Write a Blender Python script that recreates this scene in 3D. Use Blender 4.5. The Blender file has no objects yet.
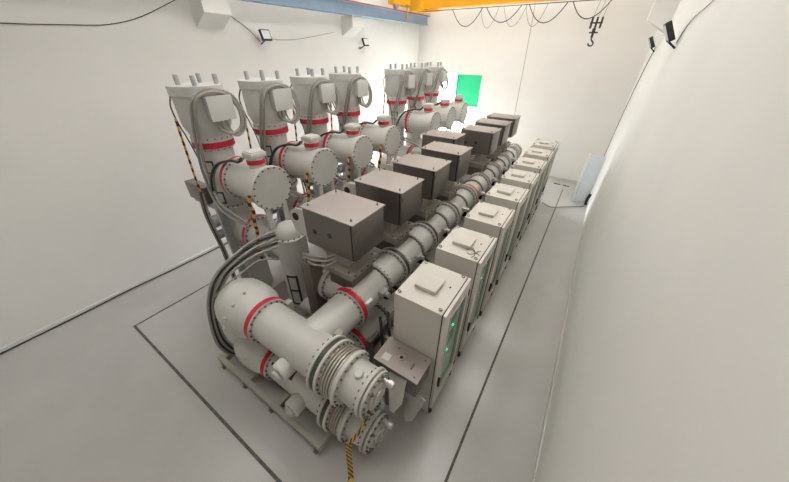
import bpy, bmesh, math, random
from mathutils import Vector, Matrix
PI = math.pi
random.seed(7)
SC = bpy.context.scene
COL = SC.collection
PITCH = 1.2
YB = 2.55          # centre line of the nearest bay

# ------------------------------------------------------------------ materials
def _nodes(name):
    m = bpy.data.materials.new(name); m.use_nodes = True
    nt = m.node_tree; b = nt.nodes['Principled BSDF']
    return m, nt, b

def paint(name, col, rough=.45, metal=0., var=.06, scale=3., bump=0., bscale=60., spec=.5, stretch=None, rvar=0.):
    m, nt, b = _nodes(name)
    tc = nt.nodes.new('ShaderNodeTexCoord'); src = tc.outputs['Object']
    if stretch:
        mp = nt.nodes.new('ShaderNodeMapping'); mp.inputs['Scale'].default_value = stretch
        nt.links.new(src, mp.inputs['Vector']); src = mp.outputs['Vector']
    n = nt.nodes.new('ShaderNodeTexNoise'); n.inputs['Scale'].default_value = scale; n.inputs['Detail'].default_value = 5
    nt.links.new(src, n.inputs['Vector'])
    r = nt.nodes.new('ShaderNodeValToRGB')
    r.color_ramp.elements[0].position = .3; r.color_ramp.elements[1].position = .7
    lo = [c*(1-var) for c in col]; hi = [min(1, c*(1+var)) for c in col]
    r.color_ramp.elements[0].color = (*lo, 1); r.color_ramp.elements[1].color = (*hi, 1)
    nt.links.new(n.outputs['Fac'], r.inputs['Fac']); nt.links.new(r.outputs['Color'], b.inputs['Base Color'])
    b.inputs['Roughness'].default_value = rough; b.inputs['Metallic'].default_value = metal
    b.inputs['Specular IOR Level'].default_value = spec
    if rvar:
        mr = nt.nodes.new('ShaderNodeMapRange'); mr.inputs['To Min'].default_value = rough-rvar; mr.inputs['To Max'].default_value = rough+rvar
        nt.links.new(n.outputs['Fac'], mr.inputs['Value']); nt.links.new(mr.outputs['Result'], b.inputs['Roughness'])
    if bump:
        n2 = nt.nodes.new('ShaderNodeTexNoise'); n2.inputs['Scale'].default_value = bscale
        bp = nt.nodes.new('ShaderNodeBump'); bp.inputs['Strength'].default_value = bump; bp.inputs['Distance'].default_value = .01
        nt.links.new(tc.outputs['Object'], n2.inputs['Vector']); nt.links.new(n2.outputs['Fac'], bp.inputs['Height'])
        nt.links.new(bp.outputs['Normal'], b.inputs['Normal'])
    return m

def glow(name, col, strength):
    m, nt, b = _nodes(name)
    b.inputs['Base Color'].default_value = (*col, 1)
    b.inputs['Emission Color'].default_value = (*col, 1); b.inputs['Emission Strength'].default_value = strength
    return m

def striped(name, c1, c2, per, axis=2, rough=.5):
    m, nt, b = _nodes(name)
    tc = nt.nodes.new('ShaderNodeTexCoord'); sp = nt.nodes.new('ShaderNodeSeparateXYZ')
    nt.links.new(tc.outputs['Object'], sp.inputs[0])
    mu = nt.nodes.new('ShaderNodeMath'); mu.operation = 'MULTIPLY'; mu.inputs[1].default_value = 1/per
    fr = nt.nodes.new('ShaderNodeMath'); fr.operation = 'FRACT'
    gt = nt.nodes.new('ShaderNodeMath'); gt.operation = 'GREATER_THAN'; gt.inputs[1].default_value = .5
    ad = nt.nodes.new('ShaderNodeMath'); ad.operation = 'ADD'
    nt.links.new(sp.outputs[axis], ad.inputs[0]); nt.links.new(sp.outputs[0], ad.inputs[1])
    nt.links.new(ad.outputs[0], mu.inputs[0]); nt.links.new(mu.outputs[0], fr.inputs[0]); nt.links.new(fr.outputs[0], gt.inputs[0])
    mx = nt.nodes.new('ShaderNodeMix'); mx.data_type = 'RGBA'
    mx.inputs['A'].default_value = (*c1, 1); mx.inputs['B'].default_value = (*c2, 1)
    nt.links.new(gt.outputs[0], mx.inputs['Factor']); nt.links.new(mx.outputs['Result'], b.inputs['Base Color'])
    b.inputs['Roughness'].default_value = rough
    return m

def glass(name):
    m = bpy.data.materials.new(name); m.use_nodes = True; nt = m.node_tree; nt.nodes.clear()
    o = nt.nodes.new('ShaderNodeOutputMaterial'); t = nt.nodes.new('ShaderNodeBsdfTransparent'); g = nt.nodes.new('ShaderNodeBsdfGlossy')
    t.inputs['Color'].default_value = (.80, .92, .84, 1); g.inputs['Roughness'].default_value = .03
    lw = nt.nodes.new('ShaderNodeLayerWeight'); pw = nt.nodes.new('ShaderNodeMath'); pw.operation = 'POWER'; pw.inputs[1].default_value = 5
    nt.links.new(lw.outputs['Facing'], pw.inputs[0]); fr = nt.nodes.new('ShaderNodeMath'); fr.operation = 'MULTIPLY_ADD'; fr.inputs[1].default_value = .7; fr.inputs[2].default_value = .03
    nt.links.new(pw.outputs[0], fr.inputs[0])
    mx = nt.nodes.new('ShaderNodeMixShader'); nt.links.new(fr.outputs[0], mx.inputs[0]); nt.links.new(t.outputs[0], mx.inputs[1]); nt.links.new(g.outputs[0], mx.inputs[2])
    nt.links.new(mx.outputs[0], o.inputs['Surface'])
    return m

M = {}
M['gis'] = paint('grey_enamel', (.55, .54, .505), .4, var=.05, scale=2.5, bump=.03)
M['rim'] = paint('pale_flange_paint', (.57, .555, .51), .42, var=.05, scale=4)
M['can'] = paint('grey_can_paint', (.53, .53, .50), .5, var=.05, scale=3)
M['red'] = paint('red_band_paint', (.50, .012, .035), .45, var=.08, scale=6)
M['bolt'] = paint('zinc_bolt', (.16, .155, .14), .5, .5, var=.1)
M['gap'] = paint('dark_insulator', (.045, .055, .045), .5, var=.15)
M['black'] = paint('black_rubber', (.018, .018, .018), .6, var=.2)
M['mark'] = paint('black_marking', (.02, .02, .02), .6, var=.1)
M['bellows'] = paint('bellows_steel', (.50, .455, .40), .38, .4, var=.12, scale=8)
M['steel'] = paint('brushed_stainless', (.19, .172, .156), .36, .7, var=.07, scale=3, stretch=(40, 1, 40), rvar=.06)  # dark reflections on the box sides are put into this colour
M['steel_top'] = paint('brushed_cover_steel', (.36, .315, .29), .5, .3, var=.03, scale=3, rvar=.05)  # same steel as the sides, light from above put into the colour
M['bright'] = paint('bright_steel', (.66, .64, .61), .3, .8, var=.08, scale=4)
M['galv'] = paint('galvanised_steel', (.44, .46, .48), .48, .5, var=.12, scale=14)
M['frame'] = paint('frame_paint', (.36, .345, .29), .55, var=.08, scale=3)
M['cab'] = paint('cabinet_powder_coat', (.60, .565, .51), .5, var=.02, scale=2, bump=.02, bscale=200)
M['cabin'] = paint('cabinet_panel', (.56, .63, .56), .55, var=.05, scale=8)
M['conduit'] = paint('grey_conduit', (.30, .285, .255), .5, .3, var=.1, scale=20)
M['cable'] = paint('black_cable', (.03, .03, .032), .5, var=.2)
M['plat'] = paint('platform_steel', (.34, .305, .27), .5, .4, var=.1)
M['conduit_grey'] = paint('pale_conduit', (.38, .36, .325), .45, .2, var=.1, scale=20)
M['duct'] = paint('cable_duct', (.17, .14, .12), .5, .3, var=.1)
M['hole'] = paint('rubber_grommet', (.03, .026, .022), .6, var=.2)
M['yellow'] = paint('crane_yellow', (.80, .40, .012), .4, var=.06, scale=3)
M['blue'] = paint('runway_blue', (.20, .28, .38), .5, var=.08, scale=2)
M['rail'] = paint('rail_steel', (.55, .42, .42), .5, .2, var=.1, scale=10)
M['condred'] = paint('conductor_red', (.45, .06, .05), .5, var=.1)
M['wall'] = paint('wall_plaster', (.785, .768, .735), .85, var=.022, scale=.7, bump=.06, bscale=5, spec=.2)
M['floor'] = paint('epoxy_floor', (.46, .45, .43), .24, var=.045, scale=.9, spec=.5, rvar=.08)
M['ceil'] = paint('ceiling_paint', (.8, .8, .78), .9, var=.01)
M['joint'] = paint('floor_joint', (.10, .10, .092), .7, var=.35, scale=9)
M['base'] = paint('baseboard_paint', (.62, .60, .56), .7, var=.04)
M['green'] = paint('green_door_paint', (.01, .50, .22), .45, var=.05, scale=2)
M['paleblue'] = paint('pale_blue_panel', (.70, .75, .80), .45, var=.04)
M['white'] = paint('white_paint', (.82, .82, .81), .5, var=.02)
for _y, _e in ((.4, 8.5), (4.4, 13.5), (8.4, 11.5), (12.4, 10)): M['lamp%s' % _y] = glow('lamp_diffuser', (1, .965, .92), _e)
M['led'] = glow('green_led', (.05, 1, .45), 4)
M['ledtube'] = glow('green_indicator', (.10, .55, .32), .25)
M['tape'] = striped('warning_tape', (.70, .42, .03), (.03, .03, .03), .11)
M['tape2'] = striped('warning_strap', (.78, .36, .05), (.03, .03, .035), .17)
M['lens'] = paint('floodlight_lens', (.72, .76, .8), .15, var=.02)
M['glass'] = glass('door_glass')
M['ground'] = paint('concrete_apron', (.7, .69, .66), .9, var=.06, scale=.6)

# ------------------------------------------------------------------ geometry
AX = {'x': Matrix(((0, 0, 1), (1, 0, 0), (0, 1, 0))), 'y': Matrix(((0, 1, 0), (0, 0, 1), (1, 0, 0))), 'z': Matrix.Identity(3)}
# AX[a] maps local (u, v, t) so that t runs along axis a
class B:
    def __init__(s): s.bm = bmesh.new(); s.mi = 0
    def mat(s, i): s.mi = i; return s
    def face(s, vs):
        try:
            f = s.bm.faces.new(vs); f.material_index = s.mi; return f
        except ValueError: return None
    def box(s, x0, x1, y0, y1, z0, z1, bev=0., R=None, about=None):
        pts = [Vector((x, y, z)) for x in (x0, x1) for y in (y0, y1) for z in (z0, z1)]
        t = B(); t.mi = s.mi
        vs = [t.bm.verts.new(p) for p in pts]
        for q in ((0, 1, 3, 2), (4, 6, 7, 5), (0, 4, 5, 1), (2, 3, 7, 6), (0, 2, 6, 4), (1, 5, 7, 3)):
            t.face([vs[i] for i in q])
        if bev: bmesh.ops.bevel(t.bm, geom=t.bm.edges[:], offset=bev, segments=2, affect='EDGES', profile=.6)
        if R is not None:
            c = Vector(about) if about else sum(pts, Vector())/8
            for v in t.bm.verts: v.co = R @ (v.co-c)+c
        s.add(t); return s
    def add(s, o):
        mp = {v: s.bm.verts.new(v.co) for v in o.bm.verts}
        for f in o.bm.faces:
            try:
                g = s.bm.faces.new([mp[v] for v in f.verts]); g.material_index = f.material_index
            except ValueError: pass
        o.bm.free(); return s
    def lathe(s, ax, c, prof, n=40, a0=0., a1=2*PI):
        """prof: (radius, absolute coordinate along ax)."""
        k = 'xyz'.index(ax); m = AX[ax]; full = abs(a1-a0-2*PI) < 1e-6
        cc = Vector(c); cc[k] = 0; rings = []
        cnt = n if full else n+1
        for r, t in prof:
            if r < 1e-6:
                v = s.bm.verts.new(cc+m @ Vector((0, 0, t))); rings.append([v]*cnt)
            else:
                rings.append([s.bm.verts.new(cc+m @ Vector((r*math.cos(a0+(a1-a0)*i/n), r*math.sin(a0+(a1-a0)*i/n), t))) for i in range(cnt)])
        for A, Bq in zip(rings, rings[1:]):
            for i in range(n):
                j = (i+1) % cnt
                q = [A[i], A[j], Bq[j], Bq[i]]; u = []
                for v in q:
                    if v not in u: u.append(v)
                if len(u) >= 3: s.face(u)
        return s
    def disc(s, ax, c, r, t0, t1, n=40, ch=.008):
        if t1 < t0: t0, t1 = t1, t0
        ch = min(ch, (t1-t0)*.45)
        return s.lathe(ax, c, [(0, t0), (r-ch, t0), (r, t0+ch), (r, t1-ch), (r-ch, t1), (0, t1)], n)
    def bolts(s, ax, c, R, t0, t1, n, r=.014, ph=0.):
        k = 'xyz'.index(ax); m = AX[ax]
        for i in range(n):
            a = ph+2*PI*i/n; p = Vector(c); p[k] = 0
            p = p+m @ Vector((R*math.cos(a), R*math.sin(a), 0))
            s.disc(ax, p, r, t0, t1, 6, 0)
        return s
    def arc(s, ax, c, r, t0, t1, a0, a1, th=.004, n=8):
        """raised patch on a cylinder of radius r."""
        return s.lathe(ax, c, [(r-.01, t0), (r+th, t0), (r+th, t1), (r-.01, t1)], n, a0, a1)
    def tube(s, pts, r, n=8, sub=6, caps=True):
        P = [Vector(p) for p in pts]
        if sub > 1 and len(P) > 2:
            Q = []; E = [P[0]*2-P[1]]+P+[P[-1]*2-P[-2]]
            for i in range(1, len(E)-2):
                for j in range(sub):
                    t = j/sub; p0, p1, p2, p3 = E[i-1:i+3]
                    Q.append(.5*((2*p1)+(-p0+p2)*t+(2*p0-5*p1+4*p2-p3)*t*t+(-p0+3*p1-3*p2+p3)*t**3))
            P = Q+[P[-1]]
        T = [(P[min(i+1, len(P)-1)]-P[max(i-1, 0)]).normalized() for i in range(len(P))]
        u = T[0].orthogonal().normalized(); rings = []
        for p, t in zip(P, T):
            u = (u-t*u.dot(t))
            u = u.normalized() if u.length > 1e-6 else t.orthogonal().normalized()
            w = t.cross(u)
            rings.append([s.bm.verts.new(p+r*(u*math.cos(2*PI*i/n)+w*math.sin(2*PI*i/n))) for i in range(n)])
        for A, C in zip(rings, rings[1:]):
            for i in range(n): s.face([A[i], A[(i+1) % n], C[(i+1) % n], C[i]])
        if caps: s.face(rings[0][::-1]); s.face(rings[-1])
        return s
    def ribbon(s, pts, wv, th=.004):
        """flat strip following pts, half-width vector wv, with thickness."""
        P = [Vector(p) for p in pts]; W = Vector(wv); rr = []
        for i, p in enumerate(P):
            t = (P[min(i+1, len(P)-1)]-P[max(i-1, 0)]).normalized(); nn = t.cross(W).normalized()*th
            rr.append([s.bm.verts.new(q) for q in (p-W-nn, p+W-nn, p+W+nn, p-W+nn)])
        for A, C in zip(rr, rr[1:]):
            for i in range(4): s.face([A[i], A[(i+1) % 4], C[(i+1) % 4], C[i]])
        s.face(rr[0][::-1]); s.face(rr[-1]); return s
    def prism(s, poly, ax, t0, t1):
        """poly: 2-D points in the plane normal to ax, ordered as AX maps (u, v)."""
        m = AX[ax]
        a = [s.bm.verts.new(m @ Vector((u, v, t0))) for u, v in poly]; b = [s.bm.verts.new(m @ Vector((u, v, t1))) for u, v in poly]
        n = len(poly)
        for i in range(n): s.face([a[i], a[(i+1) % n], b[(i+1) % n], b[i]])
        s.face(a[::-1]); s.face(b); return s
    def make(s, name, mats, parent=None, smooth=True, origin=None):
        bmesh.ops.recalc_face_normals(s.bm, faces=s.bm.faces[:])
        off = Vector((0, 0, 0))
        if parent is not None: off = wloc(parent)
        elif origin is not None: off = Vector(origin)
        if off.length: bmesh.ops.translate(s.bm, verts=s.bm.verts[:], vec=-off)
        me = bpy.data.meshes.new(name); s.bm.to_mesh(me); s.bm.free()
        for m in (mats if isinstance(mats, (list, tuple)) else [mats]): me.materials.append(M[m])
        if smooth:
            me.polygons.foreach_set('use_smooth', [True]*len(me.polygons)); me.set_sharp_from_angle(angle=math.radians(35))
        o = bpy.data.objects.new(name, me); COL.objects.link(o)
        if parent is not None: o.parent = parent
        elif origin is not None: o.location = off
        return o

def wloc(o):
    v = Vector((0, 0, 0))
    while o is not None: v += o.location; o = o.parent
    return v
def tag(o, label=None, cat=None, group=None, kind=None):
    if label: o['label'] = label
    if cat: o['category'] = cat
    if group: o['group'] = group
    if kind: o['kind'] = kind
    return o
def thing(name, loc, label, cat, group=None):
    o = bpy.data.objects.new(name, None); o.empty_display_size = .1; COL.objects.link(o); o.location = loc
    return tag(o, label, cat, group)
def struct(o, label=None): o['kind'] = 'structure'; return tag(o, label) if label else o
def dup(root, dv, label=None, skip=()):
    r = root.copy(); COL.objects.link(r); r.location = root.location+Vector(dv)
    if label: r['label'] = label
    for ch in list(root.children):
        if ch.name.split('.')[0] in skip: continue
        c = ch.copy(); COL.objects.link(c); c.parent = r
        for g in list(ch.children):
            d = g.copy(); COL.objects.link(d); d.parent = c
    return r
def bolt_children(parent, ax, c, R, t0, t1, n, r=.016, ph=0.):
    """individual bolts, children of a flange."""
    k = 'xyz'.index(ax); m = AX[ax]; first = None; base = wloc(parent)
    for i in range(n):
        a = ph+2*PI*i/n; p = Vector(c); p[k] = (t0+t1)/2
        p = p+m @ Vector((R*math.cos(a), R*math.sin(a), 0))
        if first is None:
            b = B(); b.disc(ax, (0, 0, 0), r, -(t1-t0)/2, (t1-t0)/2, 6, .003)
            first = b.make('bolt', 'bolt'); o = first
        else:
            o = first.copy(); COL.objects.link(o)
        o.parent = parent; o.location = p-base
def banded(name, parent, ax, c, r, t0, t1, nb=24, rb=None, side=0, individual=False, rw=None, bo=.03):
    """a pair of pale rims holding a red (or dark) band, with bolts on the outer faces."""
    w = t1-t0; e = w*.15; band = rw or 'red'
    b = B().disc(ax, c, r, t0, t0+e).disc(ax, c, r, t1-e, t1)
    if not individual:
        b.mat(1).bolts(ax, c, r-.035, t0-bo, t0, nb).bolts(ax, c, r-.035, t1, t1+bo, nb)
    f = b.make(name, ['rim', 'bolt'], parent)
    B().disc(ax, c, r-.001, t0+e*.8, t1-e*.8, ch=.0).make('red_band' if band == 'red' else 'insulator', band, f)
    if individual:
        bolt_children(f, ax, c, r-.035, t0-bo, t0, nb); bolt_children(f, ax, c, r-.035, t1, t1+bo, nb)
    return f

NEAR = ['nearest the camera', 'second from the near end', 'third from the near end', 'fourth from the near end',
        'fifth from the near end', 'sixth from the near end', 'seventh from the near end', 'farthest, at the back wall end']

# ------------------------------------------------------------------ setting
XL, XR, YK, YF, ZC = -8.03, .85, 14.45, -5.2, 8.6
DX0, DX1, DZ = -6.75, -4.72, 3.95                     # doorway in the back wall
struct(B().box(XL-.3, XR+.3, YF-.3, YK+.3, -.2, 0).make('floor', 'floor'))
struct(B().box(XL-.3, XR+.3, YF-.3, YK+.3, ZC, ZC+.2).make('ceiling', 'ceil'))
struct(B().box(XL-.3, XL, YF-.3, YK+.3, 0, ZC).make('wall_left', 'wall'))
struct(B().box(XR, XR+.3, YF-.3, YK+.3, 0, ZC).make('wall_right', 'wall'))
struct(B().box(XL, XR, YF-.3, YF, 0, ZC).make('wall_front', 'wall'))
b = B().box(XL, DX0, YK, YK+.3, 0, ZC).box(DX1, XR, YK, YK+.3, 0, ZC).box(DX0, DX1, YK, YK+.3, DZ, ZC)
struct(b.make('wall_back', 'wall'))
struct(B().box(-30, 25, YK+.3, 60, -.25, -.05).make('ground', 'ground'), 'sunlit concrete apron outside the doorway')
# back doorway: the green leaf hangs over the upper right of the opening
d = B().box(-5.93, DX1, YK+.06, YK+.11, 2.62, DZ, .006).make('door_1', 'green'); struct(d, 'green door panel in the bright doorway of the back wall')
B().box(-5.93, -5.88, YK+.03, YK+.06, 2.62, DZ).box(DX1-.05, DX1, YK+.03, YK+.06, 2.62, DZ).box(-5.88, DX1-.05, YK+.03, YK+.06, 2.62, 2.68).make('door_frame', 'green', d)
struct(B().box(-.2, XR, YK-.015, YK, 0, .11).box(DX1, -.2, YK-.015, YK, 0, .11).make('baseboard_back', 'base'))
struct(B().box(XR-.015, XR, YF, YK, 0, .10).make('baseboard_right', 'base'))
struct(B().box(XL, XL+.015, YF, YK, 0, .09).make('baseboard_left', 'wall'))
# the joint around the equipment bed, four straight strips
JX0, JX1, JY0 = -6.66, -.13, .32
struct(B().box(JX0-.018, JX0+.018, JY0, 13.4, 0, .004).make('trim_1', 'joint'))
struct(B().box(JX1-.018, JX1+.018, JY0, 13.4, 0, .004).make('trim_2', 'joint'))
struct(B().box(JX0-.018, JX1+.018, JY0-.022, JY0+.022, 0, .005).make('trim_3', 'joint'))

# corbels carrying the crane runways: haunched concrete blocks
def corbel(y, side, label):
    s = 1 if side == 'l' else -1
    X = XL if side == 'l' else XR
    b = B()
    out = .48
    # (z, x) profile for axis y -> AX['y'] maps (u,v,t) to (v, t, u): u=z, v=x
    poly = [(5.24, X), (5.50, X+s*out), (5.80 if side == 'l' else 6.3, X+s*out), (5.80 if side == 'l' else 6.3, X)]
    b.prism(poly, 'y', y, y+.62)
    o = b.make('corbel', 'wall', smooth=False); tag(o, label, 'corbel', 'crane runway corbels'); return o
corbel(4.20, 'l', 'white plaster corbel high on the left wall, nearest, near two cables')
corbel(9.05, 'l', 'white plaster corbel under the blue beam beside the far floodlight')
corbel(11.0, 'r', 'white plaster corbel at the top of the right wall beside black floodlights')

# ------------------------------------------------------------------ crane
bx = -7.62
rb = thing('runway_beam', (bx, 5, 5.8), 'blue grey steel crane runway beam along the top of the left wall', 'beam')
B().box(bx-.14, bx+.14, YF+.1, 14.25, 5.80, 5.825).box(bx-.14, bx+.14, YF+.1, 14.25, 6.09, 6.115).box(bx+.06, bx+.085, YF+.1, 14.25, 5.825, 6.09).make('beam', 'blue', rb)
B().box(bx-.05, bx+.05, YF+.1, 14.3, 6.115, 6.17).make('rail', 'rail', rb)
B().box(bx+.10, bx+.125, YF+.1, 14.42, 6.12, 6.15).make('conductor_bar', 'condred', rb)
cr = thing('overhead_crane', (-3.4, 13, 6.2), 'yellow overhead travelling crane girder across the far end of the hall', 'crane')
B().box(-7.4, .35, 12.85, 13.15, 6.25, 6.62, .01).box(-7.4, .35, 12.80, 13.2, 6.235, 6.26).make('girder', 'yellow', cr)
B().box(-7.75, -7.45, 11.4, 14.2, 6.30, 6.62, .02).make('end_carriage', 'yellow', cr)
B().box(-7.45, -6.95, 12.55, 13.45, 6.16, 6.52, .02).box(-7.45, -6.4, 12.9, 13.1, 6.14, 6.2).make('end_bracket', 'yellow', cr)
for y in (11.75, 13.85):
    B().disc('x', (0, y, 6.29), .12, -7.66, -7.54, 24).make('wheel', 'rail', cr)
B().lathe('y', (-7.2, 0, 6.72), [(0, 12.0), (.11, 12.0), (.13, 12.05), (.13, 12.4), (.10, 12.45), (0, 12.45)], 20).make('motor', 'black', cr)
B().box(-7.4, -7.36, 12.2, 12.24, 5.93, 6.3).box(-7.465, -7.36, 12.2, 12.24, 5.93, 5.97).box(-7.46, -7.36, 12.2, 12.24, 6.26, 6.34).make('collector_arm', 'yellow', cr)
B().tube([(-7.2, 12.78, 6.15), (-3, 12.78, 6.15), (.3, 12.78, 6.15)], .012, sub=1).make('cable_track', 'cable', cr)
# festoon loops hanging from the girder
fx = [(-5.70, -4.55, .52), (-4.40, -3.20, .44), (-2.95, -1.8, .5), (-1.65, -.62, .44)]
for i, (x0, x1, dp) in enumerate(fx):
    pts = [(x0+(x1-x0)*k/8, 12.78, 6.14-dp*4*(k/8)*(1-k/8)) for k in range(9)]
    o = B().tube(pts, .014, 6, 3).make('festoon_cable', 'cable')
    tag(o, 'black festoon cable loop sagging under the yellow crane girder, %s' % ['leftmost of the four black loops', 'second black loop from the left', 'third black loop from the left', 'rightmost loop, next to the hook'][i], 'cable', 'festoon loops under the crane')
gx = [(-4.68, -4.0, .62), (-3.85, -3.05, .6), (-3.1, -2.4, .62)]
for i, (x0, x1, dp) in enumerate(gx):
    pts = [(x0+(x1-x0)*k/8, 12.95, 6.18-dp*4*(k/8)*(1-k/8)) for k in range(9)]
    o = B().tube(pts, .009, 6, 3).make('festoon_cable', 'conduit')
    tag(o, 'thin grey festoon cable loop behind the black ones, %s' % ['leftmost grey loop', 'middle grey loop', 'rightmost grey loop'][i], 'cable', 'grey festoon loops')
o = B().tube([(-2.80, 12.9, 6.19), (-2.72, 12.9, 4.5), (-2.655, 12.9, 2.75)], .01, 6, 3).make('pendant_cable', 'conduit')
tag(o, 'thin grey pendant cable hanging straight down before the back wall', 'cable')
hk = thing('hook_block', (-.85, 13, 5.5), 'black crane hook block hanging on wire ropes near the right corner', 'hook')
B().box(-1.11, -1.045, 12.95, 13.05, 5.50, 5.86).box(-.945, -.88, 12.95, 13.05, 5.50, 5.86).box(-.78, -.715, 12.95, 13.05, 5.50, 5.86).box(-1.13, -.70, 12.96, 13.04, 5.655, 5.70).make('sheave_frame', 'black', hk)
B().box(-.98, -.86, 12.97, 13.03, 5.36, 5.50).box(-1.06, -.76, 12.95, 13.05, 5.34, 5.39).box(-.96, -.88, 12.96, 13.04, 5.20, 5.34).make('swivel', 'black', hk)
B().tube([(-.92, 13, 5.2), (-.90, 13, 5.12), (-.83, 13, 5.06), (-.80, 13, 4.98), (-.87, 13, 4.92), (-.96, 13, 4.96), (-.98, 13, 5.02)], .026, 8, 4).make('hook', 'black', hk)
for x in (-1.08, -.91, -.75):
    B().tube([(x, 13, 5.84), (x+.08, 13, 6.45)], .009, 6, 1).make('wire_rope', 'conduit', hk)

hk.scale = (.8, .8, .8); hk.location = (-.80, 13, 5.46)

# ------------------------------------------------------------------ wall lamps, wires, ceiling lights
def floodlight(c, sx, label, rot, s=1.):
    t = thing('floodlight', c, label, 'floodlight', 'wall floodlights')
    R = Matrix.Rotation(rot, 3, 'Y'); x, y, z = c
    b = B().box(x-.035*s, x+.035*s, y-.15*s, y+.15*s, z-.13*s, z+.13*s, .012, R, c)
    b.make('housing', 'black', t)
    x1 = x+sx*.036*s
    B().box(min(x1, x1+sx*.008), max(x1, x1+sx*.008), y-.12*s, y+.12*s, z-.10*s, z+.10*s, 0, R, c).make('lens', 'lens', t)
    W = XL if sx > 0 else XR
    B().tube([(x-sx*.02, y, z-.10*s), (W-sx*-.0, y, z-.2*s)], .014*s, 6, 1).make('bracket', 'black', t)
    return t
floodlight((-7.78, 5.78, 5.16), 1, 'small square floodlight with pale lens on the left wall', -.35, .95)
floodlight((-7.78, 10.0, 5.10), 1, 'small tilted floodlight near the far corbel on the left wall', -.35, .95)
floodlight((.66, 8.1, 5.14), -1, 'larger black floodlight edge on at the top of the right wall', -.55, 1.25)
floodlight((.70, 12.0, 5.06), -1, 'smaller black floodlight farther back on the right wall', -.55, 1.1)
def wire(pts, r, label, m='cable'):
    o = B().tube(pts, r, 6, 4).make('wall_cable', m); return tag(o, label, 'cable')
wire([(XL+.02, -1.5, 5.25), (XL+.02, .8, 5.16), (XL+.02, 2.05, 5.18), (XL+.02, 2.61, 5.22), (XL+.02, 3.2, 5.38), (XL+.02, 4.1, 5.78)], .007, 'thin cable rising along the upper left wall to the beam')
wire([(XL+.02, 4.95, 5.58), (XL+.02, 5.4, 5.33), (XL+.02, 5.75, 5.02)], .007, 'short thin cable slanting down to the near left floodlight')
wire([(XL+.02, 5.9, 5.12), (XL+.02, 6.4, 5.08), (XL+.02, 7.2, 5.13), (XL+.02, 8.6, 5.34)], .007, 'thin cable between left floodlight and far corbel', 'conduit')
wire([(XR-.02, 6.0, 5.45), (XR-.02, 6.6, 5.36), (XR-.02, 7.5, 5.26), (XR-.02, 8.1, 4.98)], .006, 'thin cable reaching the larger black floodlight on the right wall')
wire([(XR-.02, 12.0, 4.95), (XR-.02, 12.9, 4.1), (XR-.02, 13.7, 2.8), (XR-.02, 14.0, 1.2)], .008, 'thin dark cable running down the right wall corner')
o = B().tube([(XL+.06, y, .03+.012*math.sin(y*1.9)) if int(y*2) % 3 else (XL+.07, y, .03) for y in [-4+.5*k for k in range(36)]], .015, 6, 4).make('floor_cable', 'cable')
tag(o, 'black cable lying on the floor along the left wall', 'cable')

lamps = [(x, y) for y in (.4, 4.4, 8.4, 12.4) for x in (-6.6, -3.6, -.9)]  # panels out of view; near row added as fill, strength graded by row
for i, (x, y) in enumerate(lamps):
    row = {.4: 'nearest', 4.4: 'second', 8.4: 'third', 12.4: 'farthest'}[y]; pl = {-6.6: 'on the left', -3.6: 'over the equipment', -.9: 'on the right'}[x]
    t = thing('ceiling_light', (x, y, ZC), 'flat white ceiling light panel, %s row, %s' % (row, pl), 'ceiling light', 'ceiling lights')
    B().box(x-.54, x+.54, y-1.04, y+1.04, ZC-.08, ZC, .01).make('frame', 'white', t)
    B().box(x-.50, x+.50, y-1.0, y+1.0, ZC-.085, ZC-.079).make('diffuser', 'lamp%s' % y, t)

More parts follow.
